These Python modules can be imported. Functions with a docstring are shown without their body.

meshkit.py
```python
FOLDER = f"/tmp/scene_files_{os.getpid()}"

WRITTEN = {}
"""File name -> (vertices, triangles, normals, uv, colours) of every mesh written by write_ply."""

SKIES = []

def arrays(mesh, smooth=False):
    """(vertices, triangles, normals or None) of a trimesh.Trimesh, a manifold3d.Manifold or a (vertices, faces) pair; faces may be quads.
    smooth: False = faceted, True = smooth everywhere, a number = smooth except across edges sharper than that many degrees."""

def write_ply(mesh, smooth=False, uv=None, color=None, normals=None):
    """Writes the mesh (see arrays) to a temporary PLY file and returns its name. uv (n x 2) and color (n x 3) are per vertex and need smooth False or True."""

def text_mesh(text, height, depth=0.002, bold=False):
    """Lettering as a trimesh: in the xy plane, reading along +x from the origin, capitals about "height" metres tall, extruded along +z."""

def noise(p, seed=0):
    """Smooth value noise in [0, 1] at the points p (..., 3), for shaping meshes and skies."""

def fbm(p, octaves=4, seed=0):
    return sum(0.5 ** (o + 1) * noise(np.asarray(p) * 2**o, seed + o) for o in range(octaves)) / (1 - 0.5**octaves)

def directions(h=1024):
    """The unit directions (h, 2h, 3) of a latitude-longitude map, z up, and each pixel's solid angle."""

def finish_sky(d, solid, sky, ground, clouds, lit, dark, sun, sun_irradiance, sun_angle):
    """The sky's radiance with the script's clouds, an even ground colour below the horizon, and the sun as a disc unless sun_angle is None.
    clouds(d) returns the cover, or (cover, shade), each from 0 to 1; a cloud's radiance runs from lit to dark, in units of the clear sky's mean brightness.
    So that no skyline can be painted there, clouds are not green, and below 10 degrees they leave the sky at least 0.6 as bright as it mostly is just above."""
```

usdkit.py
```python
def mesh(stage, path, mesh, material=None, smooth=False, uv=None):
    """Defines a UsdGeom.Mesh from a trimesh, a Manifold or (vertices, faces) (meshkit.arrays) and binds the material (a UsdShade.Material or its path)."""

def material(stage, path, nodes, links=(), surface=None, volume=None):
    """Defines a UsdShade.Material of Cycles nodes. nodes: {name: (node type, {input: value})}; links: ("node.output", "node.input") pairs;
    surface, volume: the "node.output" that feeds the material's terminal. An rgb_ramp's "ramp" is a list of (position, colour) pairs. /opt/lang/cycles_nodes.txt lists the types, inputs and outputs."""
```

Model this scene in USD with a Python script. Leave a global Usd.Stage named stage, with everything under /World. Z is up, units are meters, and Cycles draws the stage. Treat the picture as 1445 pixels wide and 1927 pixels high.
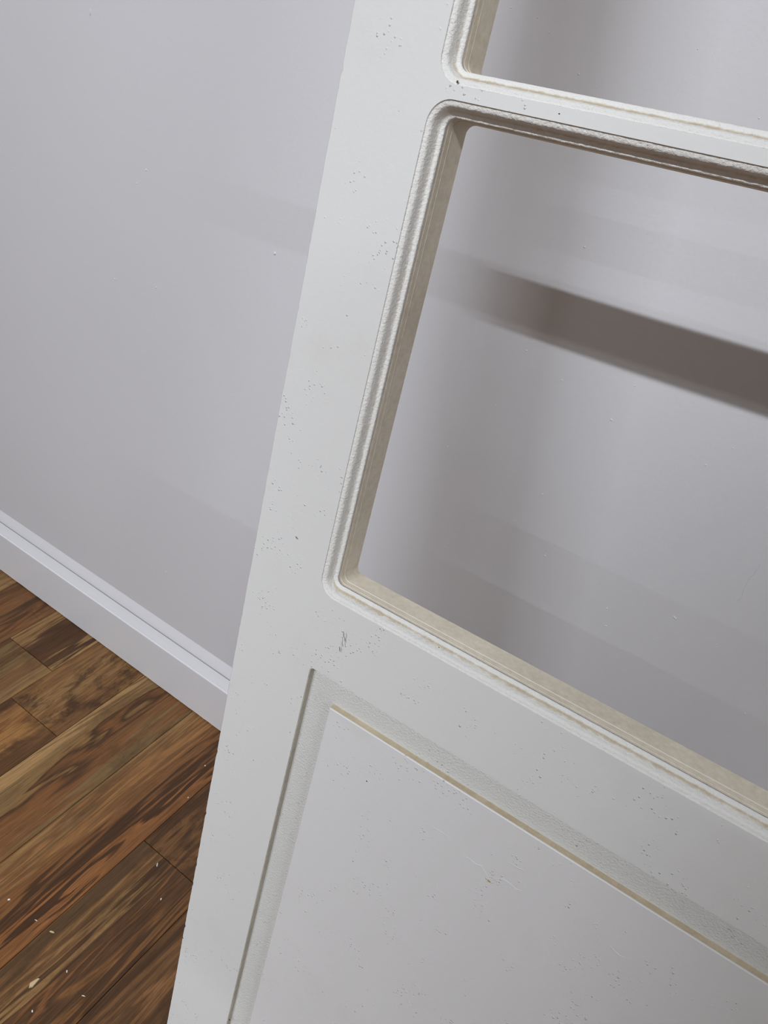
import math, random
import numpy as np, trimesh, usdkit
import manifold3d
from shapely.geometry import Polygon, box as sbox
from shapely import affinity
from pxr import Usd, UsdGeom, UsdLux, UsdShade, Sdf, Gf, Vt

random.seed(7)
rng = np.random.default_rng(7)
stage = Usd.Stage.CreateInMemory()
UsdGeom.SetStageUpAxis(stage, UsdGeom.Tokens.z)
UsdGeom.SetStageMetersPerUnit(stage, 1.0)
UsdGeom.Xform.Define(stage, '/World')
UsdGeom.Scope.Define(stage, '/World/Looks')

# ---------------------------------------------------------------- camera, lights, exposure
IMG_W, IMG_H, F_PX = 1445, 1927, 1456.7
CAM_POS = (0.7508, -0.6128, 1.0498)
CAM_R = np.array([[0.80942657, -0.41001443, 0.42037697],      # columns: right, up, back
                  [0.57557628, 0.41209905, -0.70631885],
                  [0.11636397, 0.81367225, 0.56955849]])
EXPOSURE = -0.40
cam = UsdGeom.Camera.Define(stage, '/World/camera')
cam.CreateHorizontalApertureAttr(36.0)
cam.CreateFocalLengthAttr(36.0 * F_PX / IMG_W)
cam.CreateClippingRangeAttr(Gf.Vec2f(0.02, 100.0))
cam.CreateExposureAttr(EXPOSURE)
m4 = np.eye(4); m4[:3, :3] = CAM_R.T; m4[3, :3] = CAM_POS
cam.AddTransformOp().Set(Gf.Matrix4d(*m4.ravel().tolist()))

CEIL = 2.62
# slim LED battens on the ceiling, in rows parallel to the wall: (name, centre x, y, length, watts per metre, colour)
LED = (0.94, 0.985, 1.05)
BATTENS = [
    ('ceiling_batten', 0.48, -1.98, 1.6, 18.8, LED),
    ('ceiling_batten_001', 4.30, -1.98, 2.0, 11.0, LED),
    ('ceiling_batten_002', 0.75, -3.21, 1.6, 3.8, LED),
    ('ceiling_batten_003', 0.80, -6.40, 2.4, 8.0, LED),
]
for name, x, y, ln, w, col in BATTENS:
    L = UsdLux.RectLight.Define(stage, '/World/' + name)
    L.CreateWidthAttr(ln); L.CreateHeightAttr(0.036)
    L.CreateIntensityAttr(w / 0.036); L.CreateColorAttr(Gf.Vec3f(*col))
    L.AddTranslateOp().Set(Gf.Vec3d(x, y, CEIL - 0.03))

# ---------------------------------------------------------------- helpers
USED = {}
def numbered(parent, name):
    k = (parent, name); n = USED.get(k, -1) + 1; USED[k] = n
    return name if n == 0 else '%s_%03d' % (name, n)

def path_of(parent):
    return '/World' if parent is None else str(parent.GetPath())

def tag(prim, label=None, cat=None, group=None, kind=None):
    for k, v in (('label', label), ('category', cat), ('group', group), ('kind', kind)):
        if v:
            prim.SetCustomDataByKey(k, v)
    return prim

def obj(name, mesh, mat, parent=None, smooth=False, label=None, cat=None, group=None, kind=None, attrs=None):
    p = path_of(parent)
    pth = p + '/' + numbered(p, name)
    g = usdkit.mesh(stage, pth, mesh, mat, smooth=smooth)
    if attrs:
        for k, a in attrs.items():
            UsdGeom.PrimvarsAPI(g).CreatePrimvar(k, Sdf.ValueTypeNames.FloatArray, 'vertex').Set(Vt.FloatArray.FromNumpy(np.asarray(a, np.float32)))
    return tag(g.GetPrim(), label, cat, group, kind)

def xform(name, matrix=None, parent=None, **kw):
    p = path_of(parent)
    x = UsdGeom.Xform.Define(stage, p + '/' + numbered(p, name))
    if matrix is not None:
        x.AddTransformOp().Set(Gf.Matrix4d(*np.asarray(matrix, float).T.ravel().tolist()))
    return tag(x.GetPrim(), **kw)

def grid(P, close_u=False, close_v=False):
    """(nu, nv, 3) points -> quads"""
    nu, nv = P.shape[:2]
    i = np.arange(nu if close_u else nu - 1); j = np.arange(nv if close_v else nv - 1)
    I, J = np.meshgrid(i, j, indexing='ij')
    I2, J2 = (I + 1) % nu, (J + 1) % nv
    f = np.stack([I * nv + J, I2 * nv + J, I2 * nv + J2, I * nv + J2], -1).reshape(-1, 4)
    return P.reshape(-1, 3), np.vstack([f[:, [0, 1, 2]], f[:, [0, 2, 3]]])

def boxmesh(x0, x1, y0, y1, z0, z1):
    m = trimesh.creation.box([x1 - x0, y1 - y0, z1 - z0])
    m.apply_translation([(x0 + x1) / 2, (y0 + y1) / 2, (z0 + z1) / 2])
    return m

def fixed(m):
    m = trimesh.Trimesh(m[0], m[1], process=False) if isinstance(m, tuple) else m
    trimesh.repair.fix_normals(m)
    return m

# ---------------------------------------------------------------- materials
def mat(name, nodes, links, surface='p.BSDF'):
    return usdkit.material(stage, '/World/Looks/' + name, nodes, links, surface=surface)

# painted plaster: cool white with a fine roller texture
def paint(name, col, rough=0.55, bump=0.25, scale=420.0, spec=0.35):
    return mat(name, {
        'g': ('geometry', {}),
        'n': ('noise_texture', {'scale': scale, 'detail': 3.0, 'roughness': 0.55}),
        'n2': ('noise_texture', {'scale': 2.2, 'detail': 3.0}),
        'r2': ('rgb_ramp', {'ramp': [(0.3, tuple(c * 0.97 for c in col)), (0.7, col)]}),
        'b': ('bump', {'strength': bump, 'distance': 0.0006}),
        'p': ('principled_bsdf', {'roughness': rough, 'specular_ior_level': spec}),
    }, [('g.position', 'n.vector'), ('g.position', 'n2.vector'), ('n2.fac', 'r2.fac'), ('r2.color', 'p.base_color'),
        ('n.fac', 'b.height'), ('b.normal', 'p.normal')])

M_WALL = paint('wall_paint', (0.785, 0.793, 0.825), 0.5, 0.22, 260.0)
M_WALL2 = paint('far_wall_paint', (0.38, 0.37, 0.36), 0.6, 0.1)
M_CEIL = paint('ceiling_paint', (0.72, 0.72, 0.71), 0.8, 0.1)
# trim paint, with a darker grey line coloured into the fine quirk between the two coves
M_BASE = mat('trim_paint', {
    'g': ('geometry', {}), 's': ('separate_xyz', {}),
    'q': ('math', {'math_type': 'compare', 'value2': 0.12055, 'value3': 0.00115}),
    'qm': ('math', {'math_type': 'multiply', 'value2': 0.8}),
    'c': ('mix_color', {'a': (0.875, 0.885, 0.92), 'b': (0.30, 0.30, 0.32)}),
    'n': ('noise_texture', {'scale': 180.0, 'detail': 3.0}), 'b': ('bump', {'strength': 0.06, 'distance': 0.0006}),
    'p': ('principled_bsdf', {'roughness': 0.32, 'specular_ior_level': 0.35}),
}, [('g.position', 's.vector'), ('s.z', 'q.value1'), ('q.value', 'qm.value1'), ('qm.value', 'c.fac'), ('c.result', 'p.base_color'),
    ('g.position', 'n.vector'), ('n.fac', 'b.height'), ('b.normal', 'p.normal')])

# primed MDF: off-white with pimples, specks and faint smudges; coordinates are the door's own
def primer(name, col, speck=1.0, rough_bump=0.10, fuzz=260.0, rough=0.45, smudge=(0.62, 0.60, 0.55), dark=0.25):
    return mat(name, {
        't': ('texture_coordinate', {}),
        'v': ('voronoi_texture', {'scale': 330.0, 'feature': 'f1', 'randomness': 1.0}),          # fine pimples in clusters
        'w': ('voronoi_texture', {'scale': 130.0, 'feature': 'f1', 'randomness': 1.0}),          # a few larger ones
        'mk': ('noise_texture', {'scale': 30.0, 'detail': 5.0, 'roughness': 0.65}),
        'mr': ('map_range', {'from_min': 0.535, 'from_max': 0.62, 'to_min': 0.0, 'to_max': 1.0, 'clamp': True}),
        'mw': ('map_range', {'from_min': 0.53, 'from_max': 0.56, 'to_min': 0.0, 'to_max': 1.0, 'clamp': True}),
        'vh': ('map_range', {'from_min': 0.05, 'from_max': 0.27, 'to_min': 1.0, 'to_max': 0.0, 'clamp': True, 'range_type': 'smoothstep'}),
        'wh': ('map_range', {'from_min': 0.04, 'from_max': 0.12, 'to_min': 1.0, 'to_max': 0.0, 'clamp': True, 'range_type': 'smoothstep'}),
        'pv': ('math', {'math_type': 'multiply'}),
        'pw': ('math', {'math_type': 'multiply'}),
        'ph': ('math', {'math_type': 'maximum'}),
        'wn': ('white_noise_texture', {'dimensions': '3D'}),
        'wn2': ('white_noise_texture', {'dimensions': '3D'}),
        'dk': ('math', {'math_type': 'greater_than', 'value2': 0.70}),
        'dk2': ('math', {'math_type': 'greater_than', 'value2': 0.6}),
        'dv': ('math', {'math_type': 'multiply'}),
        'dw': ('math', {'math_type': 'multiply'}),
        'd': ('math', {'math_type': 'maximum'}),
        'spf': ('math', {'math_type': 'multiply', 'value2': dark}),
        'sm': ('noise_texture', {'scale': 9.0, 'detail': 5.0, 'roughness': 0.6}),
        'smr': ('map_range', {'from_min': 0.58, 'from_max': 0.78, 'to_min': 0.0, 'to_max': 0.30, 'clamp': True}),
        'c1': ('mix_color', {'a': col, 'b': smudge}),
        'c2': ('mix_color', {'b': (0.24, 0.23, 0.21)}),
        'so': ('separate_xyz', {}),
        'bk': ('math', {'math_type': 'less_than', 'value2': -0.0338}),
        'c3': ('mix_color', {'b': (0.46, 0.35, 0.22)}),
        'fz': ('noise_texture', {'scale': fuzz, 'detail': 5.0, 'roughness': 0.65}),
        'bf': ('bump', {'strength': rough_bump, 'distance': 0.0012}),
        'bp': ('bump', {'strength': 0.62 * speck, 'distance': 0.0010}),
        'p': ('principled_bsdf', {'roughness': rough, 'specular_ior_level': 0.3}),
    }, [('t.object', 'v.vector'), ('t.object', 'w.vector'), ('t.object', 'mk.vector'), ('t.object', 'sm.vector'), ('t.object', 'fz.vector'),
        ('mk.fac', 'mr.value'), ('mk.fac', 'mw.value'), ('v.distance', 'vh.value'), ('w.distance', 'wh.value'),
        ('vh.result', 'pv.value1'), ('mr.result', 'pv.value2'), ('wh.result', 'pw.value1'), ('mw.result', 'pw.value2'),
        ('pv.value', 'ph.value1'), ('pw.value', 'ph.value2'),
        ('v.position', 'wn.vector'), ('w.position', 'wn2.vector'), ('wn.value', 'dk.value1'), ('wn2.value', 'dk2.value1'),
        ('pv.value', 'dv.value1'), ('dk.value', 'dv.value2'), ('pw.value', 'dw.value1'), ('dk2.value', 'dw.value2'),
        ('dv.value', 'd.value1'), ('dw.value', 'd.value2'), ('d.value', 'spf.value1'),
        ('sm.fac', 'smr.value'), ('smr.result', 'c1.fac'), ('c1.result', 'c2.a'), ('spf.value', 'c2.fac'), ('t.object', 'so.vector'), ('so.z', 'bk.value1'), ('bk.value', 'c3.fac'), ('c2.result', 'c3.a'), ('c3.result', 'p.base_color'),
        ('fz.fac', 'bf.height'), ('ph.value', 'bp.height'), ('bf.normal', 'bp.normal'), ('bp.normal', 'p.normal')])

M_FACE = primer('primed_face', (0.738, 0.744, 0.728))
M_PANEL = primer('primed_panel', (0.735, 0.733, 0.728), speck=0.9, dark=0.14)
M_GROOVE = primer('primed_routed_groove', (0.74, 0.742, 0.715), speck=1.0, rough_bump=0.9, fuzz=640.0, rough=0.7, dark=0.30)

# routed moulding: primer with raw board showing through along the cove (attribute "raw" from 0 to 1)
M_MOULD = mat('primed_moulding', {
    't': ('texture_coordinate', {}),
    'a': ('attribute', {'attribute': 'raw'}),
    'n': ('noise_texture', {'scale': 170.0, 'detail': 5.0, 'roughness': 0.7}),
    'nr': ('map_range', {'from_min': 0.34, 'from_max': 0.66, 'to_min': -0.25, 'to_max': 0.25, 'clamp': True}),
    'ad': ('math', {'math_type': 'add'}),
    'mr': ('map_range', {'from_min': 0.24, 'from_max': 0.92, 'to_min': 0.0, 'to_max': 1.0, 'clamp': True}),
    'c': ('mix_color', {'a': (0.78, 0.775, 0.74), 'b': (0.52, 0.44, 0.31)}),
    'f': ('noise_texture', {'scale': 620.0, 'detail': 3.0, 'roughness': 0.6}),
    'b': ('bump', {'strength': 0.9, 'distance': 0.0009}),
    'p': ('principled_bsdf', {'roughness': 0.6, 'specular_ior_level': 0.25}),
}, [('t.object', 'n.vector'), ('t.object', 'f.vector'), ('n.fac', 'nr.value'), ('a.fac', 'ad.value1'), ('nr.result', 'ad.value2'),
    ('ad.value', 'mr.value'), ('mr.result', 'c.fac'), ('c.result', 'p.base_color'), ('f.fac', 'b.height'), ('b.normal', 'p.normal')])

# raw MDF cut faces
def raw_board(name, c0, c1, attr=None, bump=0.35):
    nodes = {
        't': ('texture_coordinate', {}),
        'n': ('noise_texture', {'scale': 240.0, 'detail': 5.0, 'roughness': 0.7}),
        'n2': ('noise_texture', {'scale': 14.0, 'detail': 4.0, 'roughness': 0.6}),
        'ad': ('math', {'math_type': 'add'}),
        'r': ('rgb_ramp', {'ramp': [(0.34, c0), (0.62, c1)]}),
        'av': ('math', {'math_type': 'multiply', 'value2': 0.5}),
        'b': ('bump', {'strength': bump, 'distance': 0.0005}),
        'p': ('principled_bsdf', {'roughness': 0.75, 'specular_ior_level': 0.2}),
    }
    links = [('t.object', 'n.vector'), ('t.object', 'n2.vector'), ('n.fac', 'ad.value1'), ('n2.fac', 'ad.value2'),
             ('ad.value', 'av.value1'), ('av.value', 'r.fac'), ('n.fac', 'b.height'), ('b.normal', 'p.normal')]
    if attr:
        nodes['a'] = ('attribute', {'attribute': attr})
        nodes['mx'] = ('mix_color', {'b': (0.80, 0.77, 0.69)})
        links += [('a.fac', 'mx.fac'), ('r.color', 'mx.a'), ('mx.result', 'p.base_color')]
    else:
        links += [('r.color', 'p.base_color')]
    return mat(name, nodes, links)

M_REVEAL = raw_board('sealed_board_edge', (0.60, 0.54, 0.43), (0.78, 0.715, 0.59), attr='line')
M_SHOULDER = raw_board('raw_board_shoulder', (0.46, 0.375, 0.25), (0.64, 0.55, 0.40), bump=0.6)
M_LINER = raw_board('raw_groove_edge', (0.42, 0.385, 0.32), (0.58, 0.545, 0.47), bump=0.5)

def srgb(r, g, b):
    return tuple((c / 255 / 12.92) if c <= 10 else ((c / 255 + 0.055) / 1.055) ** 2.4 for c in (r, g, b))

# acacia boards: a ramp across the board, bent by long noise into flames, with dark blotches and fine fibre
GAIN = 1.25
def wood(name, xc, width, stops, warp=0.5, seed=0.0, blotch=0.0, blotch_scale=(16, 9), fibre=0.35, lean=0.0, cath=0.0, stretch=2.4):
    st = [(a, tuple(min(0.9, v * GAIN) for v in srgb(*c))) for a, c in stops]
    dark = tuple(v * GAIN for v in srgb(62, 42, 26))
    return mat(name, {
        'g': ('geometry', {}),
        's': ('separate_xyz', {}),
        'xl': ('map_range', {'from_min': xc - width / 2, 'from_max': xc + width / 2, 'to_min': 0.0, 'to_max': 1.0}),
        'pp': ('math', {'math_type': 'pingpong', 'value2': 1.0}),
        'm1': ('mapping', {'scale': (17.0, stretch, 1.0), 'location': (seed, seed * 1.7, seed)}),
        'n1': ('noise_texture', {'scale': 1.0, 'detail': 3.0, 'roughness': 0.5, 'distortion': 0.6}),
        'n1c': ('math', {'math_type': 'multiply_add', 'value2': warp * 2, 'value3': -warp}),
        'ln': ('math', {'math_type': 'multiply_add', 'value2': lean}),
        'ad': ('math', {'math_type': 'add'}),
        # contour lines of a second, longer noise: cathedral grain
        'm2': ('mapping', {'scale': (26.0, 2.2, 1.0), 'location': (seed * 2.3, seed, -seed)}),
        'n2': ('noise_texture', {'scale': 1.0, 'detail': 2.5, 'roughness': 0.45, 'distortion': 0.4}),
        'k': ('math', {'math_type': 'multiply', 'value2': 46.0}),
        'sn': ('math', {'math_type': 'sine'}),
        'cl': ('math', {'math_type': 'multiply', 'value2': 0.10 + cath}),
        'ad2': ('math', {'math_type': 'add'}),
        'm5': ('mapping', {'scale': (120.0, 4.5, 1.0), 'location': (seed * 0.7, seed, 3.0)}),
        'n5': ('noise_texture', {'scale': 1.0, 'detail': 6.0, 'roughness': 0.68, 'distortion': 0.5}),
        'n5c': ('math', {'math_type': 'multiply_add', 'value2': 0.60, 'value3': -0.30}),
        'ad3': ('math', {'math_type': 'add'}),
        'r': ('rgb_ramp', {'ramp': st}),
        # dark blotches
        'm3': ('mapping', {'scale': (blotch_scale[0], blotch_scale[1], 1.0), 'location': (-seed, seed * 3.1, seed)}),
        'n3': ('noise_texture', {'scale': 1.0, 'detail': 8.0, 'roughness': 0.72, 'distortion': 0.45}),
        'bl': ('map_range', {'from_min': 0.50, 'from_max': 0.64, 'to_min': 0.0, 'to_max': blotch, 'clamp': True}),
        'mxb': ('mix_color', {'b': dark}),
        # fibre
        'm4': ('mapping', {'scale': (420.0, 14.0, 1.0), 'location': (seed, 0.0, 0.0)}),
        'n4': ('noise_texture', {'scale': 1.0, 'detail': 4.0, 'roughness': 0.65, 'distortion': 0.3}),
        'fr': ('map_range', {'from_min': 0.3, 'from_max': 0.7, 'to_min': 1.0 - fibre, 'to_max': 1.0 + fibre * 0.6, 'clamp': True}),
        'cc': ('combine_color', {}),
        'mf': ('mix_color', {'blend_type': 'multiply', 'fac': 1.0, 'use_clamp': False}),
        'b': ('bump', {'strength': 0.12, 'distance': 0.0006}),
        'p': ('principled_bsdf', {'roughness': 0.42, 'specular_ior_level': 0.32}),
    }, [('g.position', 's.vector'), ('s.x', 'xl.value'), ('g.position', 'm1.vector'), ('m1.vector', 'n1.vector'), ('n1.fac', 'n1c.value1'),
        ('s.y', 'ln.value1'), ('xl.result', 'pp.value1'), ('pp.value', 'ln.value3'), ('ln.value', 'ad.value1'), ('n1c.value', 'ad.value2'),
        ('g.position', 'm2.vector'), ('m2.vector', 'n2.vector'), ('n2.fac', 'k.value1'), ('k.value', 'sn.value1'), ('sn.value', 'cl.value1'),
        ('ad.value', 'ad2.value1'), ('cl.value', 'ad2.value2'), ('ad2.value', 'ad3.value1'), ('g.position', 'm5.vector'), ('m5.vector', 'n5.vector'), ('n5.fac', 'n5c.value1'), ('n5c.value', 'ad3.value2'), ('ad3.value', 'r.fac'),
        ('g.position', 'm3.vector'), ('m3.vector', 'n3.vector'), ('n3.fac', 'bl.value'), ('bl.result', 'mxb.fac'), ('r.color', 'mxb.a'),
        ('g.position', 'm4.vector'), ('m4.vector', 'n4.vector'), ('n4.fac', 'fr.value'),
        ('fr.result', 'cc.r'), ('fr.result', 'cc.g'), ('fr.result', 'cc.b'), ('mxb.result', 'mf.a'), ('cc.color', 'mf.b'), ('mf.result', 'p.base_color'),
        ('n4.fac', 'b.height'), ('b.normal', 'p.normal')])

DK, BR, MD, TN, OL, OR, LT = (73, 50, 31), (90, 62, 38), (112, 79, 48), (140, 107, 67), (118, 93, 60), (122, 81, 47), (158, 124, 82)

# ---------------------------------------------------------------- room
RX0, RX1, RY0 = -4.5, 5.6, -8.4
def struct(name, mesh, m, **kw):
    return obj(name, mesh, m, kind='structure', **kw)

wall = xform('wall_back', kind='structure', label='cool white painted plaster wall behind the leaning door')
obj('plaster', boxmesh(RX0, RX1, 0.0, 0.12, 0.0, CEIL), M_WALL, wall)
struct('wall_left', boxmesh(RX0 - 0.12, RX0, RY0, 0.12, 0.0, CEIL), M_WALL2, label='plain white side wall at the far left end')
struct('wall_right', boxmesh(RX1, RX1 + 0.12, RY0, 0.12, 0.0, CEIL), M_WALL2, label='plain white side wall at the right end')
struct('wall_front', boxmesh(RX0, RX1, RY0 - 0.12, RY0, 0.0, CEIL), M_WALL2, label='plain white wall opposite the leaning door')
struct('ceiling', boxmesh(RX0 - 0.12, RX1 + 0.12, RY0 - 0.12, 0.12, CEIL, CEIL + 0.1), M_CEIL, label='flat white ceiling carrying the light battens')

# tiny paint nibs and chips on the wall: (x, z, radius x, radius z, proud)
nibs = [(0.0186, 0.8381, .0012, .0012), (0.002, 0.8204, .0008, .0008), (0.2113, 0.7974, .0016, .0017), (-0.0516, 0.6948, .0010, .0010),
        (0.0252, 0.7065, .0010, .0012), (0.013, 0.2541, .0010, .0010), (0.7083, 0.599, .0022, .0011), (0.5759, 0.5982, .0012, .0009),
        (0.654, 0.5539, .0011, .0010), (-0.0555, 0.978, .0010, .0035), (0.6491, 0.5739, .0010, .0008), (0.5972, 0.7591, .0011, .0010),
        (0.507, 0.7914, .0009, .0009), (0.535, 0.8893, .0009, .0009), (0.5563, 0.6622, .0009, .0009)]
for _ in range(46):
    nibs.append((rng.uniform(0.35, 0.9), rng.uniform(0.45, 1.08), rng.uniform(.0004, .0009), rng.uniform(.0004, .0009)))
for _ in range(26):
    nibs.append((rng.uniform(-0.3, 0.3), rng.uniform(0.2, 1.0), rng.uniform(.0003, .0006), rng.uniform(.0003, .0006)))
parts = []
for x, z, a, b in nibs:
    s = trimesh.creation.icosphere(1, 1.0); s.apply_scale([a, min(a, b) * 0.7, b])
    t = rng.uniform(0, 3.14); s.apply_transform(trimesh.transformations.rotation_matrix(t if abs(a - b) < .0004 else 0.5 if a > b else 0.15, [0, 1, 0]))
    s.apply_translation([x, 0.0, z]); parts.append(s)
cr = [(0.7511, 0.6864), (0.7501, 0.6756), (0.7488, 0.6719), (0.7487, 0.6631), (0.7494, 0.6516), (0.7492, 0.6448)]
for (xa, za), (xb, zb) in zip(cr[:-1], cr[1:]):
    s = trimesh.creation.cylinder(0.0007, segment=[[xa, 0.0003, za], [xb, 0.0003, zb]], sections=6); parts.append(s)
obj('paint_nibs', trimesh.util.concatenate(parts), M_WALL, wall, smooth=True, kind='stuff', label='tiny nibs and chips in the wall paint')

# baseboard: flat face, bead edge, two coves (depth from wall, height)
prof = [(0.0, 0.0018), (.0176, 0.0018), (.0178, .0024), (.0178, .1000), (.0176, .1012), (.0169, .1020), (.0160, .1022), (.0158, .1027),
        (.0155, .1036), (.0143, .1062), (.0126, .1092), (.0109, .1124), (.0093, .1158), (.0082, .1186), (.0077, .1193), (.0056, .1196), (.0054, .1206), (.0057, .1216),
        (.0070, .1220), (.0071, .1227), (.0065, .1250), (.0055, .1280), (.0043, .1312), (.0031, .1342), (.0019, .1372), (.0009, .1398), (.0002, .1416), (.0, .1424)]
xs = np.linspace(RX0, RX1, 900)
pr = np.array(prof)
P = np.zeros((len(xs), len(pr), 3)); P[:, :, 0] = xs[:, None]; P[:, :, 1] = -pr[None, :, 0]; P[:, :, 2] = pr[None, :, 1]
low = pr[:, 1] < 0.01
P[:, low, 2] += (0.0007 * (rng.random((len(xs), 1)) - 0.5))                       # ragged caulked lower edge
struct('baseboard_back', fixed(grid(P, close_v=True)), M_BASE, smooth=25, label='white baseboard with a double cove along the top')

# ---------------------------------------------------------------- floor: acacia boards run at right angles to the wall
PW, X0 = 0.1207, -0.40227
floor = xform('floor', kind='structure', label='dark acacia wood plank floor with strong brown and orange figure')
M_SUB = mat('subfloor', {'p': ('principled_bsdf', {'base_color': (0.02, 0.014, 0.01), 'roughness': 0.8})}, [])
obj('subfloor', boxmesh(RX0, RX1, RY0, 0.0, -0.05, -0.0125), M_SUB, floor)

def board_mesh(x0, x1, y0, y1, top=0.0, gap=0.00035, bev=0.0009):
    x0 += gap; x1 -= gap; y0 += gap; y1 -= gap
    v = []
    for z, i in ((-0.012, 0.0), (top - bev, 0.0), (top, bev)):
        v += [(x0 + i, y0 + i, z), (x1 - i, y0 + i, z), (x1 - i, y1 - i, z), (x0 + i, y1 - i, z)]
    f = [(0, 3, 2), (0, 2, 1)]
    for L in (0, 4):
        for k in range(4):
            a, b = L + k, L + (k + 1) % 4
            f += [(a, b, b + 4), (a, b + 4, a + 4)]
    f += [(8, 9, 10), (8, 10, 11)]
    return np.array(v, float), np.array(f)

special = {   # (row, index from the wall): ramp across the board and figure
    (0, 0): dict(stops=[(0, BR), (.3, OR), (.45, MD), (.62, DK), (.8, OR), (1, MD)], warp=.45, seed=3.1, blotch=.5),
    (1, 0): dict(stops=[(0, TN), (.10, TN), (.16, BR), (.22, TN), (.30, BR), (.45, DK), (.62, (78, 50, 30)), (.78, BR), (.86, DK), (.90, TN), (1, LT)], warp=.16, seed=5.3, blotch=.35),
    (1, 1): dict(stops=[(0, BR), (.15, OL), (.35, BR), (.5, OL), (.62, MD), (.75, TN), (.86, OL), (1, TN)], warp=.35, seed=8.2, blotch=.3),
    (2, 0): dict(stops=[(0, MD), (.2, (132, 96, 56)), (.4, MD), (.55, TN), (.7, MD), (.85, (132, 96, 56)), (1, MD)], warp=.6, seed=4.4, blotch=.85, blotch_scale=(34, 17)),
    (2, 1): dict(stops=[(0, BR), (.2, (140, 100, 60)), (.4, OR), (.6, (150, 108, 62)), (.8, MD), (1, BR)], warp=.5, seed=6.1, blotch=.7, blotch_scale=(15, 10)),
    (3, 0): dict(stops=[(0, LT), (.12, OL), (.3, (130, 98, 60)), (.42, DK), (.5, BR), (.62, OR), (.75, MD), (.85, OR), (1, OL)], warp=.55, seed=9.7, blotch=.55, blotch_scale=(12, 5), cath=.04),
    (4, 0): dict(stops=[(0, TN), (.15, MD), (.28, (146, 104, 62)), (.42, MD), (.55, OR), (.64, DK), (.8, (70, 46, 28)), (.86, (140, 92, 52)), (1, OR)], warp=.36, seed=2.2, blotch=.4, blotch_scale=(14, 5)),
    (5, 0): dict(stops=[(0, BR), (.3, DK), (.5, MD), (.62, DK), (.8, BR), (1, DK)], warp=.7, seed=12.4, blotch=.8, blotch_scale=(26, 16)),
    (5, 1): dict(stops=[(0, (84, 62, 40)), (.2, MD), (.3, TN), (.4, DK), (.52, BR), (.6, OR), (.68, DK), (.8, BR), (.9, (120, 82, 46)), (1, DK)], warp=.3, seed=7.7, blotch=.45),
    (6, 0): dict(stops=[(0, DK), (.2, MD), (.35, BR), (.5, (130, 92, 56)), (.65, DK), (.8, MD), (1, BR)], warp=.35, seed=1.3, blotch=.4),
}
generic = [
    [(0, BR), (.25, MD), (.45, TN), (.6, DK), (.8, OR), (1, MD)],
    [(0, DK), (.3, BR), (.5, OR), (.7, TN), (.85, MD), (1, DK)],
    [(0, TN), (.2, OL), (.5, MD), (.7, BR), (1, OL)],
    [(0, OR), (.25, MD), (.5, DK), (.75, OR), (1, LT)],
    [(0, MD), (.3, DK), (.6, BR), (.8, MD), (1, TN)],
]
GEN = {}
def generic_wood(row, i):
    k = row % 3, (row * 3 + i * 2) % 5
    if k not in GEN:
        # generic boards read their place across any board: the ramp repeats with the board pitch
        GEN[k] = wood('acacia_%d_%d' % k, X0 + (k[0] + 0.5) * PW, PW, [(a, c) for a, c in generic[k[1]]], warp=.5, seed=20.0 + k[0] * 3.3 + k[1] * 5.1, blotch=.5)
    return GEN[k]

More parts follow.
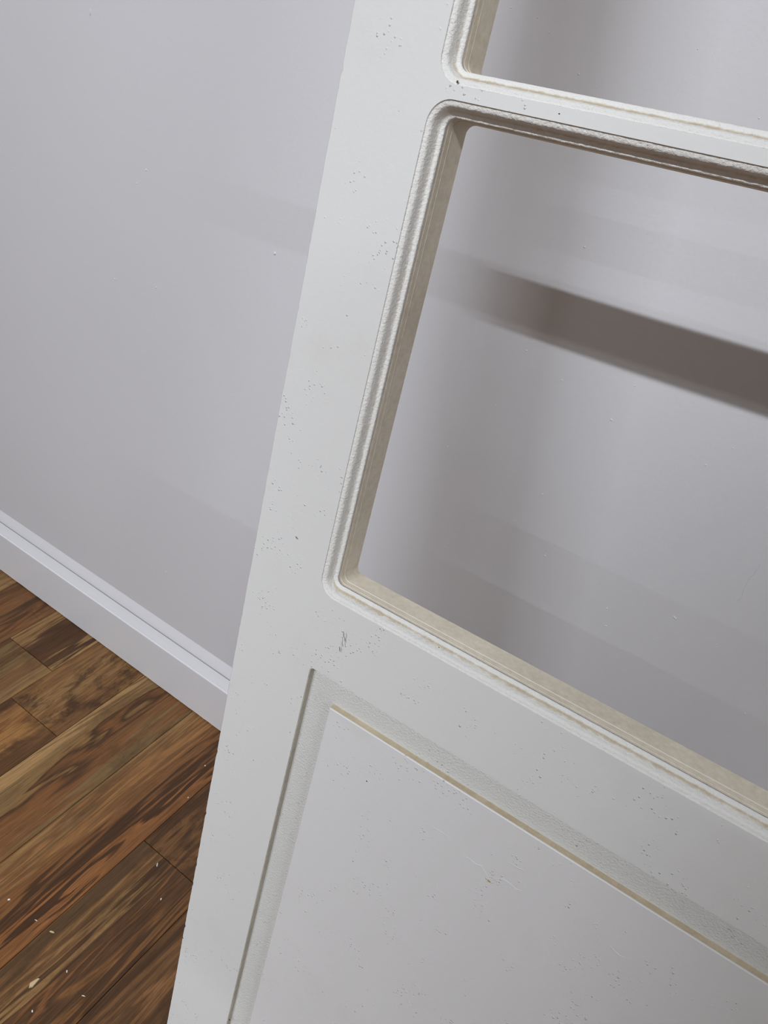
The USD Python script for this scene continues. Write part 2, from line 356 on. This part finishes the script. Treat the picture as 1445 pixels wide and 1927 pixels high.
first_len = {0: 0.31, 1: 0.112, 2: 0.190, 3: 0.86, 4: 0.66, 5: 0.2225, 6: 0.74}
rest = []
row0, row1 = int(math.floor((RX0 - X0) / PW)), int(math.ceil((RX1 - X0) / PW))
lr = random.Random(11)
for row in range(row0, row1):
    xa, xb = max(RX0, X0 + row * PW), min(RX1, X0 + (row + 1) * PW)
    if xb - xa < 0.01:
        continue
    y, i = 0.0, 0
    y1 = 0.0
    while y1 > RY0 + 0.02:
        ln = first_len.get(row, lr.choice([0.35, 0.52, 0.74, 0.95])) if i == 0 else lr.choice([0.55, 0.75, 0.95, 1.2])
        y0 = max(RY0, y1 - ln)
        if y0 - RY0 < 0.1:
            y0 = RY0
        top = lr.uniform(-0.00025, 0.0)
        near = -1.75 < xa < 2.1 and y1 > -1.7
        bm = board_mesh(xa, xb, y0, y1, top)
        if near:
            sp = special.get((row, i))
            m = wood('acacia_board_%d_%d' % (row, i), (xa + xb) / 2, xb - xa, **sp) if sp else generic_wood(row % 30, i)
            obj('plank', bm, m, floor)
        else:
            rest.append((bm, (row + i) % 5))
        y1 = y0; i += 1
groups = {}
for bm, k in rest:
    groups.setdefault(k, []).append(bm)
for k, ms in sorted(groups.items()):
    v = np.vstack([m[0] for m in ms]); f = np.vstack([m[1] + 12 * j for j, m in enumerate(ms)])
    obj('distant_planks', (v, f), generic_wood(k * 7, k), floor, kind='stuff')

# ---------------------------------------------------------------- the leaning door
LEAN, YAW, DD, XD = 0.20505, 0.02353, 0.42284, 0.4496
T, W_D, H_D = 0.035, 0.70, 1.815
V0 = T * math.tan(LEAN)
ca, sa = math.cos(LEAN), math.sin(LEAN)
u = np.array([math.cos(YAW), math.sin(YAW), 0.0]); nh = np.array([math.sin(YAW), -math.cos(YAW), 0.0])
v = -nh * sa + np.array([0, 0, ca]); n = nh * ca + np.array([0, 0, sa])
MD4 = np.eye(4); MD4[:3, 0] = u; MD4[:3, 1] = v; MD4[:3, 2] = n; MD4[:3, 3] = (XD, -DD, 0.0)     # local: x across, y up the door, z out of its face
door = xform('door_leaf', MD4, label='white primed MDF door with rounded glazing openings and a lower panel, leaning against the wall', cat='door')

SW, IL, C = 0.0614, 0.0077, 0.0086                 # stile width to the moulding, moulding width and depth
LITE0, LITE_H, BAR = 0.7038, 0.3161, 0.0069
lites = [(LITE0 + k * (LITE_H + BAR), LITE0 + k * (LITE_H + BAR) + LITE_H) for k in range(3)]
PT, PO, G, GI = 0.6423, 0.0690, 0.0060, 0.0234     # panel top, panel inset from the edge, groove depth, groove width
PB = 0.112

def rrect(x0, x1, y0, y1, r, step=0.004, arc=12):
    """counter-clockwise rounded rectangle: points and outward normals"""
    pts, nrm = [], []
    for cx, cy, a0 in ((x1 - r, y0 + r, -90), (x1 - r, y1 - r, 0), (x0 + r, y1 - r, 90), (x0 + r, y0 + r, 180)):
        for k in range(arc + 1):
            a = math.radians(a0 + 90.0 * k / arc)
            pts.append((cx + r * math.cos(a), cy + r * math.sin(a))); nrm.append((math.cos(a), math.sin(a)))
    P_, N_ = [], []
    for k in range(len(pts)):
        p, q = np.array(pts[k]), np.array(pts[(k + 1) % len(pts)])
        d = np.linalg.norm(q - p); m = max(1, int(d / step)) if d > 0.02 else 1
        for j in range(m):
            P_.append(p + (q - p) * j / m); N_.append(nrm[k] if j == 0 or True else nrm[k])
    return np.array(P_), np.array(N_)

def extrude(poly, loops):
    """closed solid of a shapely polygon between depths; loops: [(z, move(xy))], front first"""
    verts2, faces2 = trimesh.creation.triangulate_polygon(poly, engine='earcut')
    verts2 = np.asarray(verts2)[:, :2]
    V, F = [], []
    def add(pv, pf):
        F.append(np.asarray(pf) + sum(len(x) for x in V)); V.append(pv)
    z0, f0 = loops[0]; z1, f1 = loops[-1]
    add(np.column_stack([f0(verts2), np.full(len(verts2), z0)]), faces2)
    add(np.column_stack([f1(verts2), np.full(len(verts2), z1)]), np.asarray(faces2)[:, ::-1])
    for ring in [poly.exterior, *poly.interiors]:
        c = np.array(ring.coords)[:-1]
        for (za, fa), (zb, fb) in zip(loops[:-1], loops[1:]):
            A = np.column_stack([fa(c), np.full(len(c), za)]); B = np.column_stack([fb(c), np.full(len(c), zb)])
            pv, pf = grid(np.stack([A, B], 1), close_u=True)
            add(pv, pf)
    m = trimesh.Trimesh(np.vstack(V), np.vstack(F), process=False)
    m.merge_vertices(merge_tex=True, merge_norm=True, digits_vertex=7)
    trimesh.repair.fix_normals(m)
    return m

# outer edge slightly nicked
ly = np.linspace(V0, H_D, 560)
jx = 0.0003 * (rng.random(len(ly)) - 0.5) + 0.00025 * np.sin(ly * 37) * rng.random(len(ly))
for k in rng.integers(5, 550, 26):
    jx[k] += rng.uniform(0.0002, 0.0009)
slab = Polygon([(W_D, V0), (W_D, H_D)] + [(jx[k], ly[k]) for k in range(len(ly) - 1, -1, -1)])
holes = [rrect(SW, W_D - SW, a, b, 0.0135) for a, b in lites]
panel_hole = rrect(PO, W_D - PO, PB, PT, 0.0032, arc=6)
frame = slab
for h in holes + [panel_hole]:
    frame = frame.difference(Polygon(h[0]))

def front(p):                                      # small eased arris along the outer edges
    q = p.copy(); q[:, 0] = np.where(q[:, 0] < 0.003, q[:, 0] + 0.0007, q[:, 0]); q[:, 0] = np.where(q[:, 0] > W_D - 0.003, q[:, 0] - 0.0007, q[:, 0]); return q
same = lambda p: p
LOOPS = [(0.0, front), (-0.0007, same), (-T, same)]
YS = 0.5 * (PT + LITE0)
left = sbox(-1, YS, SW + 0.0001, 3).union(sbox(-1, -1, PO + 0.0001, YS))
right = affinity.scale(left, -1, 1, origin=(W_D / 2, 0))
cuts = [('stile', left), ('stile', right)]
mid = sbox(-1, -1, 3, 3).difference(left).difference(right)
for nm, y0, y1 in (('bottom_rail', -1, PB + 0.05), ('mid_rail', PT - 0.05, LITE0 + 0.05), ('glazing_bar', lites[0][1] - 0.05, lites[1][0] + 0.05),
                   ('glazing_bar', lites[1][1] - 0.05, lites[2][0] + 0.05), ('top_rail', lites[2][1] - 0.05, 3)):
    cuts.append((nm, mid.intersection(sbox(-1, y0, 3, y1))))
for nm, c in cuts:
    g = frame.intersection(c)
    for poly in getattr(g, 'geoms', [g]):
        if poly.area > 1e-6:
            obj(nm, extrude(poly, LOOPS), M_FACE, door)

# routed moulding round each opening: (inset, depth, raw board showing)
mprof = [(0.0, 0.0, 0.0), (0.00012, 0.0007, 0.1), (0.0004, 0.0009, 0.0), (0.0012, 0.0010, 0.0), (0.0022, 0.0012, 0.0), (0.0029, 0.0017, 0.0),
         (0.0034, 0.0026, 0.0), (0.0037, 0.0040, 0.1), (0.0039, 0.0054, 0.3), (0.0042, 0.0067, 0.6), (0.0047, 0.0076, 0.95), (0.0053, 0.0080, 0.5), (0.0060, 0.0082, 0.0), (0.0070, 0.0084, 0.0),
         (IL - 0.0002, 0.0087, 0.0), (IL, 0.0092, 0.0), (IL, 0.0104, 0.0), (0.0002, 0.0104, 0.0)]
# square-cut reveal behind it, with the cutter's fine steps (inset, depth, pale line)
rprof = [(0.0, 0.0104, 0), (IL, 0.0104, 0), (IL, 0.0122, 0), (IL + .00022, 0.0124, 0.12), (IL + .00022, 0.0142, 0), (IL + .00004, 0.0144, 0.12), (IL + .00004, 0.0170, 0.0),
         (IL + .0003, 0.0173, 0.85), (IL + .0003, 0.0179, 0.75), (IL + .0001, 0.0182, 0.0), (IL + .0001, 0.0240, 0.0), (IL + .0001, 0.0300, 0.0), (IL + .0001, T - 0.0006, 0.0), (IL - .0004, T, 0.5), (0.0, T, 0.0)]

def ring(base, profile, jitter=0.0, seed=0, zflip=-1.0):
    pts, nr = base
    pr_ = np.array(profile)
    P_ = np.zeros((len(pts), len(pr_), 3))
    P_[:, :, :2] = pts[:, None, :] - nr[:, None, :] * pr_[None, :, :1]
    P_[:, :, 2] = zflip * pr_[None, :, 1]
    if jitter:
        r = np.random.default_rng(seed)
        a = r.normal(0, jitter, (len(pts), len(pr_)))
        a[:, :2] *= 0.3; a[:, -3:] = 0
        P_[:, :, :2] -= nr[:, None, :] * a[:, :, None] * 0.6
        P_[:, :, 2] += a * 0.6
    m = trimesh.Trimesh(*grid(P_, close_u=True, close_v=not jitter), process=False)   # the moulding's rim and back lie buried in the board
    if (m.face_normals[:, 2] * m.area_faces)[m.triangles_center[:, 2] > -0.0016].sum() < 0:
        m.invert()
    return m, np.tile(pr_[:, 2], (len(pts), 1)).ravel()

for k, (a, b) in enumerate(lites):
    base = rrect(SW, W_D - SW, a, b, 0.0135, step=0.002, arc=14)
    mm, raw = ring(base, mprof, 0.00012, 50 + k)
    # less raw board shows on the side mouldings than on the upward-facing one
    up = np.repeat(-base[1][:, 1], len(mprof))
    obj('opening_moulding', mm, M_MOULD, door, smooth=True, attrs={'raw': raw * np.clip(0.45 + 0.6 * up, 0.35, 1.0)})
    rm, line = ring(base, rprof, 0.0, 0)
    v_, f_ = rm.vertices, rm.faces
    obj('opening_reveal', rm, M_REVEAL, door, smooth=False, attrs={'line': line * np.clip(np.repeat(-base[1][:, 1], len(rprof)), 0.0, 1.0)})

# lower panel: rough routed bed, raw edges and the raised field
PHP = Polygon(panel_hole[0])
obj('panel_groove', extrude(PHP, [(-G, same), (-T + 0.0005, same)]), M_GROOVE, door)
lin = Polygon(panel_hole[0]).difference(Polygon(rrect(PO + .0005, W_D - PO - .0005, PB + .0005, PT - .0005, 0.0027, arc=6)[0]))
obj('groove_edge', extrude(lin, [(-0.0006, same), (-G - 0.0005, same)]), M_LINER, door)
fx0, fx1, fy0, fy1 = PO + GI, W_D - PO - GI, PB + GI, PT - GI
field = sbox(fx0, fy0, fx1, fy1)
cx_, cy_ = (fx0 + fx1) / 2, (fy0 + fy1) / 2
def shrink(e):
    def f(p):
        q = p.copy(); q[:, 0] -= np.sign(q[:, 0] - cx_) * e; q[:, 1] -= np.sign(q[:, 1] - cy_) * e; return q
    return f
rp = obj('raised_panel', extrude(field, [(0.0, shrink(0.0006)), (-0.0004, shrink(0.0001)), (-0.0010, same), (-0.0011, shrink(0.0008)), (-G - 0.001, shrink(0.0008))]), M_PANEL, door)
shoulder = field.difference(sbox(fx0 + .0007, fy0 + .0007, fx1 - .0007, fy1 - .0007))
obj('panel_shoulder', extrude(shoulder, [(-0.0010, same), (-G - 0.0005, same)]), M_SHOULDER, rp)

M_SCUFF = mat('scuff_grey', {'p': ('principled_bsdf', {'base_color': (0.30, 0.30, 0.31), 'roughness': 0.7})}, [])
M_DIRT = mat('dirt_brown', {'p': ('principled_bsdf', {'base_color': (0.07, 0.06, 0.045), 'roughness': 0.8})}, [])
M_CHIP = mat('chipped_board', {'p': ('principled_bsdf', {'base_color': (0.42, 0.35, 0.20), 'roughness': 0.8})}, [])

def ridge(pts, w, h, z=0.0, n_sub=6):
    """a raised, tapering run of paint along a polyline on the face"""
    p = np.array(pts, float)
    t = np.linspace(0, len(p) - 1, (len(p) - 1) * n_sub + 1)
    c = np.column_stack([np.interp(t, np.arange(len(p)), p[:, k]) for k in (0, 1)])
    d = np.gradient(c, axis=0); d /= np.linalg.norm(d, axis=1, keepdims=True); q = np.column_stack([-d[:, 1], d[:, 0]])
    s_ = np.sin(np.pi * np.linspace(0.04, 0.96, len(c))) ** 0.6
    ang = np.linspace(0, 2 * np.pi, 9)[:-1]
    P_ = np.zeros((len(c), 8, 3))
    P_[:, :, :2] = c[:, None] + q[:, None] * (np.cos(ang)[None, :, None] * (w * s_)[:, None, None])
    P_[:, :, 2] = z + np.sin(ang)[None] * (h * s_)[:, None]
    m = trimesh.Trimesh(*grid(P_, close_v=True), process=False)
    return m

runs = [[(0.2191, 0.5718), (0.2263, 0.5712), (0.2312, 0.5703), (0.2344, 0.572), (0.2385, 0.5691), (0.2423, 0.5662)],
        [(0.2438, 0.5635), (0.2459, 0.569), (0.2508, 0.5729), (0.2564, 0.5731), (0.2612, 0.572), (0.265, 0.5736)],
        [(0.3256, 0.5769), (0.3297, 0.575), (0.3335, 0.5739), (0.3391, 0.5758)],
        [(0.1879, 0.5765), (0.2009, 0.5774), (0.2096, 0.5771)], [(0.2495, 0.5883), (0.2573, 0.5887), (0.2627, 0.5902)]]
for k, r in enumerate(runs):
    obj('paint_scratch', ridge(r, 0.0005 if k < 3 else 0.0005, 0.00024 if k < 3 else 0.00012), M_PANEL, rp, smooth=True, label='long raised scratch ridge in the panel paint' if k < 2 else None)
ch = trimesh.creation.icosphere(2, 1.0); ch.apply_scale([0.0014, 0.0009, 0.0004]); ch.apply_translation([0.2432, 0.5642, 0.0])
obj('paint_chip', ch, M_CHIP, rp, smooth=True, label='tiny tan chip at the bend of the scratch')
sc = []
rs = np.random.default_rng(5)
for k in range(11):
    x, y = 0.0905 + rs.normal(0, 0.0014), 0.6755 + rs.normal(0, 0.0045)
    sc.append(ridge([(x - 0.0008, y + 0.0022), (x, y), (x + 0.0004, y - rs.uniform(.001, .003))], rs.uniform(.0002, .0005), 0.00008))
sc2 = ridge([(0.0335, 0.7352), (0.0350, 0.7345), (0.0362, 0.7340)], 0.0006, 0.0001)
obj('scuff_mark', trimesh.util.concatenate(sc), M_SCUFF, door, smooth=True, label='grey scuff streaks', kind='stuff')
obj('scuff_mark', sc2, M_SCUFF, door, smooth=True, label='small dark scuff')
dd = []
for x, y, r in [(0.0746, 1.0283, .0006), (0.0677, 0.7014, .0005), (0.1586, 0.7118, .0004), (0.0346, 0.7346, .0005), (0.0801, 0.6532, .0004), (0.1368, 0.5786, .0005), (0.1346, 1.0235, .0005), (0.0713, 0.2230, .0009), (0.0006, 0.275, .0008)]:
    q = trimesh.creation.icosphere(1, 1.0); q.apply_scale([r, r * rs.uniform(.6, 1.3), r * 0.35]); q.apply_translation([x, y, -0.0009 if 0.0614 < x < 0.08 and y > 0.7 and y < 0.705 else 0.0]); dd.append(q)
obj('dirt_specks', trimesh.util.concatenate(dd), M_DIRT, door, smooth=True, kind='stuff', label='dark specks of dirt')

# ---------------------------------------------------------------- crumbs on the floor
M_WOODCHIP = mat('pale_chip', {'p': ('principled_bsdf', {'base_color': (0.62, 0.48, 0.27), 'roughness': 0.8})}, [])
M_FLAKE = mat('paint_flake', {'p': ('principled_bsdf', {'base_color': (0.80, 0.77, 0.70), 'roughness': 0.7})}, [])
def flake(name, x, y, ln, wd, th, ang, m, label, cat, curl=0.0, group=None, pts=None):
    if pts is None:
        pts = [(-.5, -.25), (-.2, -.5), (.3, -.42), (.5, .1), (.2, .5), (-.3, .42)]
    top = np.array([(a * ln, b * wd, th + curl * (a * 2) ** 2 * ln * 0.4) for a, b in pts]); bot = top - [0, 0, th]
    top[:, :2] *= 0.88
    k = len(pts)
    f = [(0, i + 1, i) for i in range(1, k - 1)] + [(k, k + i, k + i + 1) for i in range(1, k - 1)]
    for i in range(k):
        j = (i + 1) % k; f += [(k + i, k + j, j), (k + i, j, i)]
    mm = fixed(trimesh.Trimesh(np.vstack([bot, top]), f, process=False))
    mm.apply_transform(trimesh.transformations.rotation_matrix(ang, [0, 0, 1])); mm.apply_translation([x, y, 0.0])
    return obj(name, mm, m, None, label=label, cat=cat, group=group or ('paint flakes on the floor' if name == 'paint_flake' else 'wood chips on the floor'))
flake('wood_chip', 0.2470, -0.4289, 0.0135, 0.0085, 0.0018, 1.0, M_WOODCHIP, 'largest pale wedge-shaped wood chip lying on the dark plank near the lower left', 'wood chip', pts=[(-.5, -.45), (-.15, -.5), (.5, .35), (.35, .5), (-.4, .15)])
flake('wood_chip', 0.2116, -0.3794, 0.0075, 0.0022, 0.0010, 0.35, M_WOODCHIP, 'narrow yellowish wood sliver on the plank just above the largest chip', 'wood chip')
flake('paint_flake', 0.2443, -0.2361, 0.0065, 0.0022, 0.0009, 2.2, M_FLAKE, 'white curled paint flake beside the short plank joint next to the door', 'paint flake', curl=0.5)
flake('paint_flake', 0.1341, -0.3881, 0.0040, 0.0026, 0.0008, 0.6, M_FLAKE, 'white paint flake at the left edge of the photo on the streaked plank', 'paint flake')
flake('paint_flake', 0.1837, -0.3828, 0.0050, 0.0010, 0.0006, 0.2, M_FLAKE, 'hair-thin white paint sliver on the orange knot of the plank', 'paint flake')
flake('paint_flake', 0.2655, -0.3971, 0.0038, 0.0016, 0.0006, 2.4, M_FLAKE, 'small white flake to the upper right of the largest wood chip', 'paint flake')
flake('paint_flake', 0.3038, -0.4023, 0.0050, 0.0011, 0.0005, 0.4, M_FLAKE, 'thin white flake nearest the bottom of the door among the lowest crumbs', 'paint flake')
flake('paint_flake', 0.2847, -0.2652, 0.0036, 0.0018, 0.0006, 2.0, M_FLAKE, 'white flake just below the curled flake, close to the door edge', 'paint flake')
flake('paint_flake', 0.1756, -0.0798, 0.0026, 0.0022, 0.0007, 0.0, M_FLAKE, 'white speck on the orange plank nearest the baseboard', 'paint flake')
flake('paint_flake', 0.1976, -0.1357, 0.0024, 0.0018, 0.0006, 1.0, M_FLAKE, 'white speck on the plank seam below the speck nearest the baseboard', 'paint flake')
flake('paint_flake', 0.2717, -0.4489, 0.0034, 0.0018, 0.0006, 2.6, M_FLAKE, 'small white flake directly below the largest wood chip', 'paint flake')

# ---------------------------------------------------------------- the person taking the picture, standing behind the camera
M_SKIN = mat('skin', {'p': ('principled_bsdf', {'base_color': (0.55, 0.34, 0.25), 'roughness': 0.55, 'subsurface_weight': 0.1})}, [])
M_SHIRT = mat('shirt_cloth', {'g': ('geometry', {}), 'n': ('noise_texture', {'scale': 900.0}), 'b': ('bump', {'strength': 0.3, 'distance': 0.0006}),
                              'p': ('principled_bsdf', {'base_color': (0.16, 0.07, 0.065), 'roughness': 0.9})}, [('g.position', 'n.vector'), ('n.fac', 'b.height'), ('b.normal', 'p.normal')])
M_TROUSER = mat('denim_cloth', {'p': ('principled_bsdf', {'base_color': (0.035, 0.045, 0.075), 'roughness': 0.9})}, [])
M_SHOE = mat('shoe_leather', {'p': ('principled_bsdf', {'base_color': (0.05, 0.04, 0.035), 'roughness': 0.5})}, [])
M_HAIR = mat('dark_hair', {'p': ('principled_bsdf', {'base_color': (0.03, 0.02, 0.015), 'roughness': 0.6})}, [])
M_EYE = mat('eye_white', {'p': ('principled_bsdf', {'base_color': (0.8, 0.78, 0.75), 'roughness': 0.2})}, [])
M_IRIS = mat('eye_dark', {'p': ('principled_bsdf', {'base_color': (0.05, 0.03, 0.02), 'roughness': 0.2})}, [])

def sphere_pts(c, r, n=1):
    s_ = trimesh.creation.icosphere(n, 1.0).vertices
    return s_ * np.asarray(r) + np.asarray(c)
def bones(chains, refine, smooth_it=6):
    out = []
    for a, ra, b, rb in chains:
        out.append(manifold3d.Manifold.hull_points(np.vstack([sphere_pts(a, ra, 2), sphere_pts(b, rb, 2)])))
    m = manifold3d.Manifold.batch_boolean(out, manifold3d.OpType.Add).refine_to_length(refine)
    mm = m.to_mesh()
    t = trimesh.Trimesh(np.array(mm.vert_properties[:, :3]), np.array(mm.tri_verts), process=True)
    trimesh.smoothing.filter_taubin(t, iterations=smooth_it)
    return t
PA = math.atan2(0.247, -0.22) - math.pi / 2                        # faces the door
PMX = np.eye(4); PMX[:3, :3] = trimesh.transformations.rotation_matrix(PA, [0, 0, 1])[:3, :3]; PMX[:3, 3] = (0.935, -0.86, 0.0)
PMX[:3, :3] *= 1.11
person = xform('person', PMX, label='person in a maroon t-shirt and dark trousers standing in front of the door, forearms raised', cat='person')
B, S, TR, HD = [], [], [], []
head = (0, 0.02, 1.585)
B += [((0, 0.005, 1.40), (.055, .055, .05), (0, 0.012, 1.52), (.052, .054, .05)), ((0, 0.005, 1.60), (.074, .092, .098), (0, 0.02, 1.575), (.070, .085, .09)),
      ((0, 0.035, 1.545), (.052, .058, .05), (0, 0.05, 1.515), (.030, .032, .022)), ((0, 0.105, 1.585), (.008, .008, .012), (0, 0.118, 1.553), (.013, .014, .010)),
      ((-.012, 0.092, 1.523), (.014, .012, .006), (.012, 0.092, 1.523), (.014, .012, .006)), ((0, 0, 1.30), (.12, .08, .1), (0, 0, 1.0), (.11, .08, .1))]
for sx in (-1, 1):
    B += [((sx * .077, 0.0, 1.59), (.010, .020, .030), (sx * .080, 0.0, 1.57), (.008, .014, .020)),
          ((sx * .178, 0, 1.385), .052, (sx * .215, .02, 1.115), .042), ((sx * .215, .02, 1.115), .042, (sx * .085, .165, .985), .027),
          ((sx * .085, .165, .985), (.026, .026, .026), (sx * .066, .195, .985), (.022, .022, .036))]
    for k, dz in enumerate((.030, .010, -.010, -.028)):
        ln = (.032, .038, .036, .028)[k]
        a = np.array((sx * .058, .212, .985 + dz)); b = a + (sx * -.020, ln * .8, .002); c = b + (sx * -.026, -.004, .0)
        B += [(a, .0095, b, .0088), (b, .0088, c, .0075)]
    a = np.array((sx * .072, .190, 1.018)); b = a + (sx * -.014, .022, .018); c = b + (sx * -.012, .018, .006)
    B += [(a, .012, b, .0105), (b, .0105, c, .0085)]
    B += [((sx * .085, 0, .90), .085, (sx * .095, .005, .48), .052), ((sx * .095, .005, .48), .050, (sx * .10, -.015, .09), .034)]
    S += [((sx * .165, 0, 1.385), (.066, .068, .062), (sx * .205, .012, 1.19), (.060, .060, .02)), ((sx * .09, 0, 1.33), (.11, .115, .085), (sx * .085, 0, 1.05), (.10, .105, .10)), ((sx * .08, 0, 1.05), (.10, .105, .1), (sx * .085, 0, .88), (.105, .11, .05)),
          ((sx * .02, 0, 1.425), (.062, .062, .02), (sx * .16, 0, 1.385), (.06, .062, .055))]
    TR += [((sx * .085, 0, .90), (.098, .104, .09), (sx * .097, .005, .48), (.070, .072, .06)), ((sx * .097, .005, .48), (.070, .072, .06), (sx * .10, -.012, .08), (.058, .062, .03)), ((0, 0, .92), (.12, .104, .08), (sx * .085, 0, .90), (.098, .104, .09))]
    HD += [((sx * .10, -.03, .045), (.040, .045, .042), (sx * .104, .06, .045), (.042, .05, .036)), ((sx * .104, .06, .045), (.042, .05, .036), (sx * .112, .155, .030), (.042, .045, .027))]
obj('body', bones(B, 0.008, 8), M_SKIN, person, smooth=True)
S += [((-.10, 0, 1.33), (.10, .122, .085), (.10, 0, 1.33), (.10, .122, .085)), ((-.08, 0, 1.18), (.10, .12, .085), (.08, 0, 1.18), (.10, .12, .085)),
      ((-.08, 0, 1.05), (.105, .118, .10), (.08, 0, 1.05), (.105, .118, .10)), ((-.08, 0, .90), (.11, .118, .06), (.08, 0, .90), (.11, .118, .06)), ((0, 0, 1.33), (.12, .124, .08), (0, 0, .92), (.12, .122, .08)), ((-.10, 0, 1.40), (.06, .07, .05), (.10, 0, 1.40), (.06, .07, .05))]
obj('shirt', bones(S, 0.012, 10), M_SHIRT, person, smooth=True, label='maroon t-shirt')
obj('trousers', bones(TR, 0.014, 8), M_TROUSER, person, smooth=True)
for q in (HD[:2], HD[2:]):
    t = bones(q, 0.010, 6)
    t.vertices[:, 2] = np.maximum(t.vertices[:, 2], 0.0)
    obj('shoe', t, M_SHOE, person, smooth=True)
hair = bones([((0, -.012, 1.625), (.084, .100, .090), (0, -.03, 1.585), (.082, .085, .085)), ((0, .03, 1.672), (.066, .066, .036), (0, -.02, 1.665), (.07, .07, .04))], 0.008, 4)
nz = np.array(hair.vertex_normals); hair.vertices += nz * (0.004 * (np.sin(hair.vertices[:, [0]] * 260 + hair.vertices[:, [2]] * 90)))
obj('hair', hair, M_HAIR, person, smooth=True)
for sx in (-1, 1):
    e = trimesh.creation.icosphere(3, 0.0125); e.apply_translation([sx * .030, .0905, 1.592]); eo = obj('eye', e, M_EYE, person, smooth=True)
    i = trimesh.creation.icosphere(2, 0.0062); i.apply_translation([sx * .030, .0985, 1.591]); obj('iris', i, M_IRIS, eo, smooth=True)
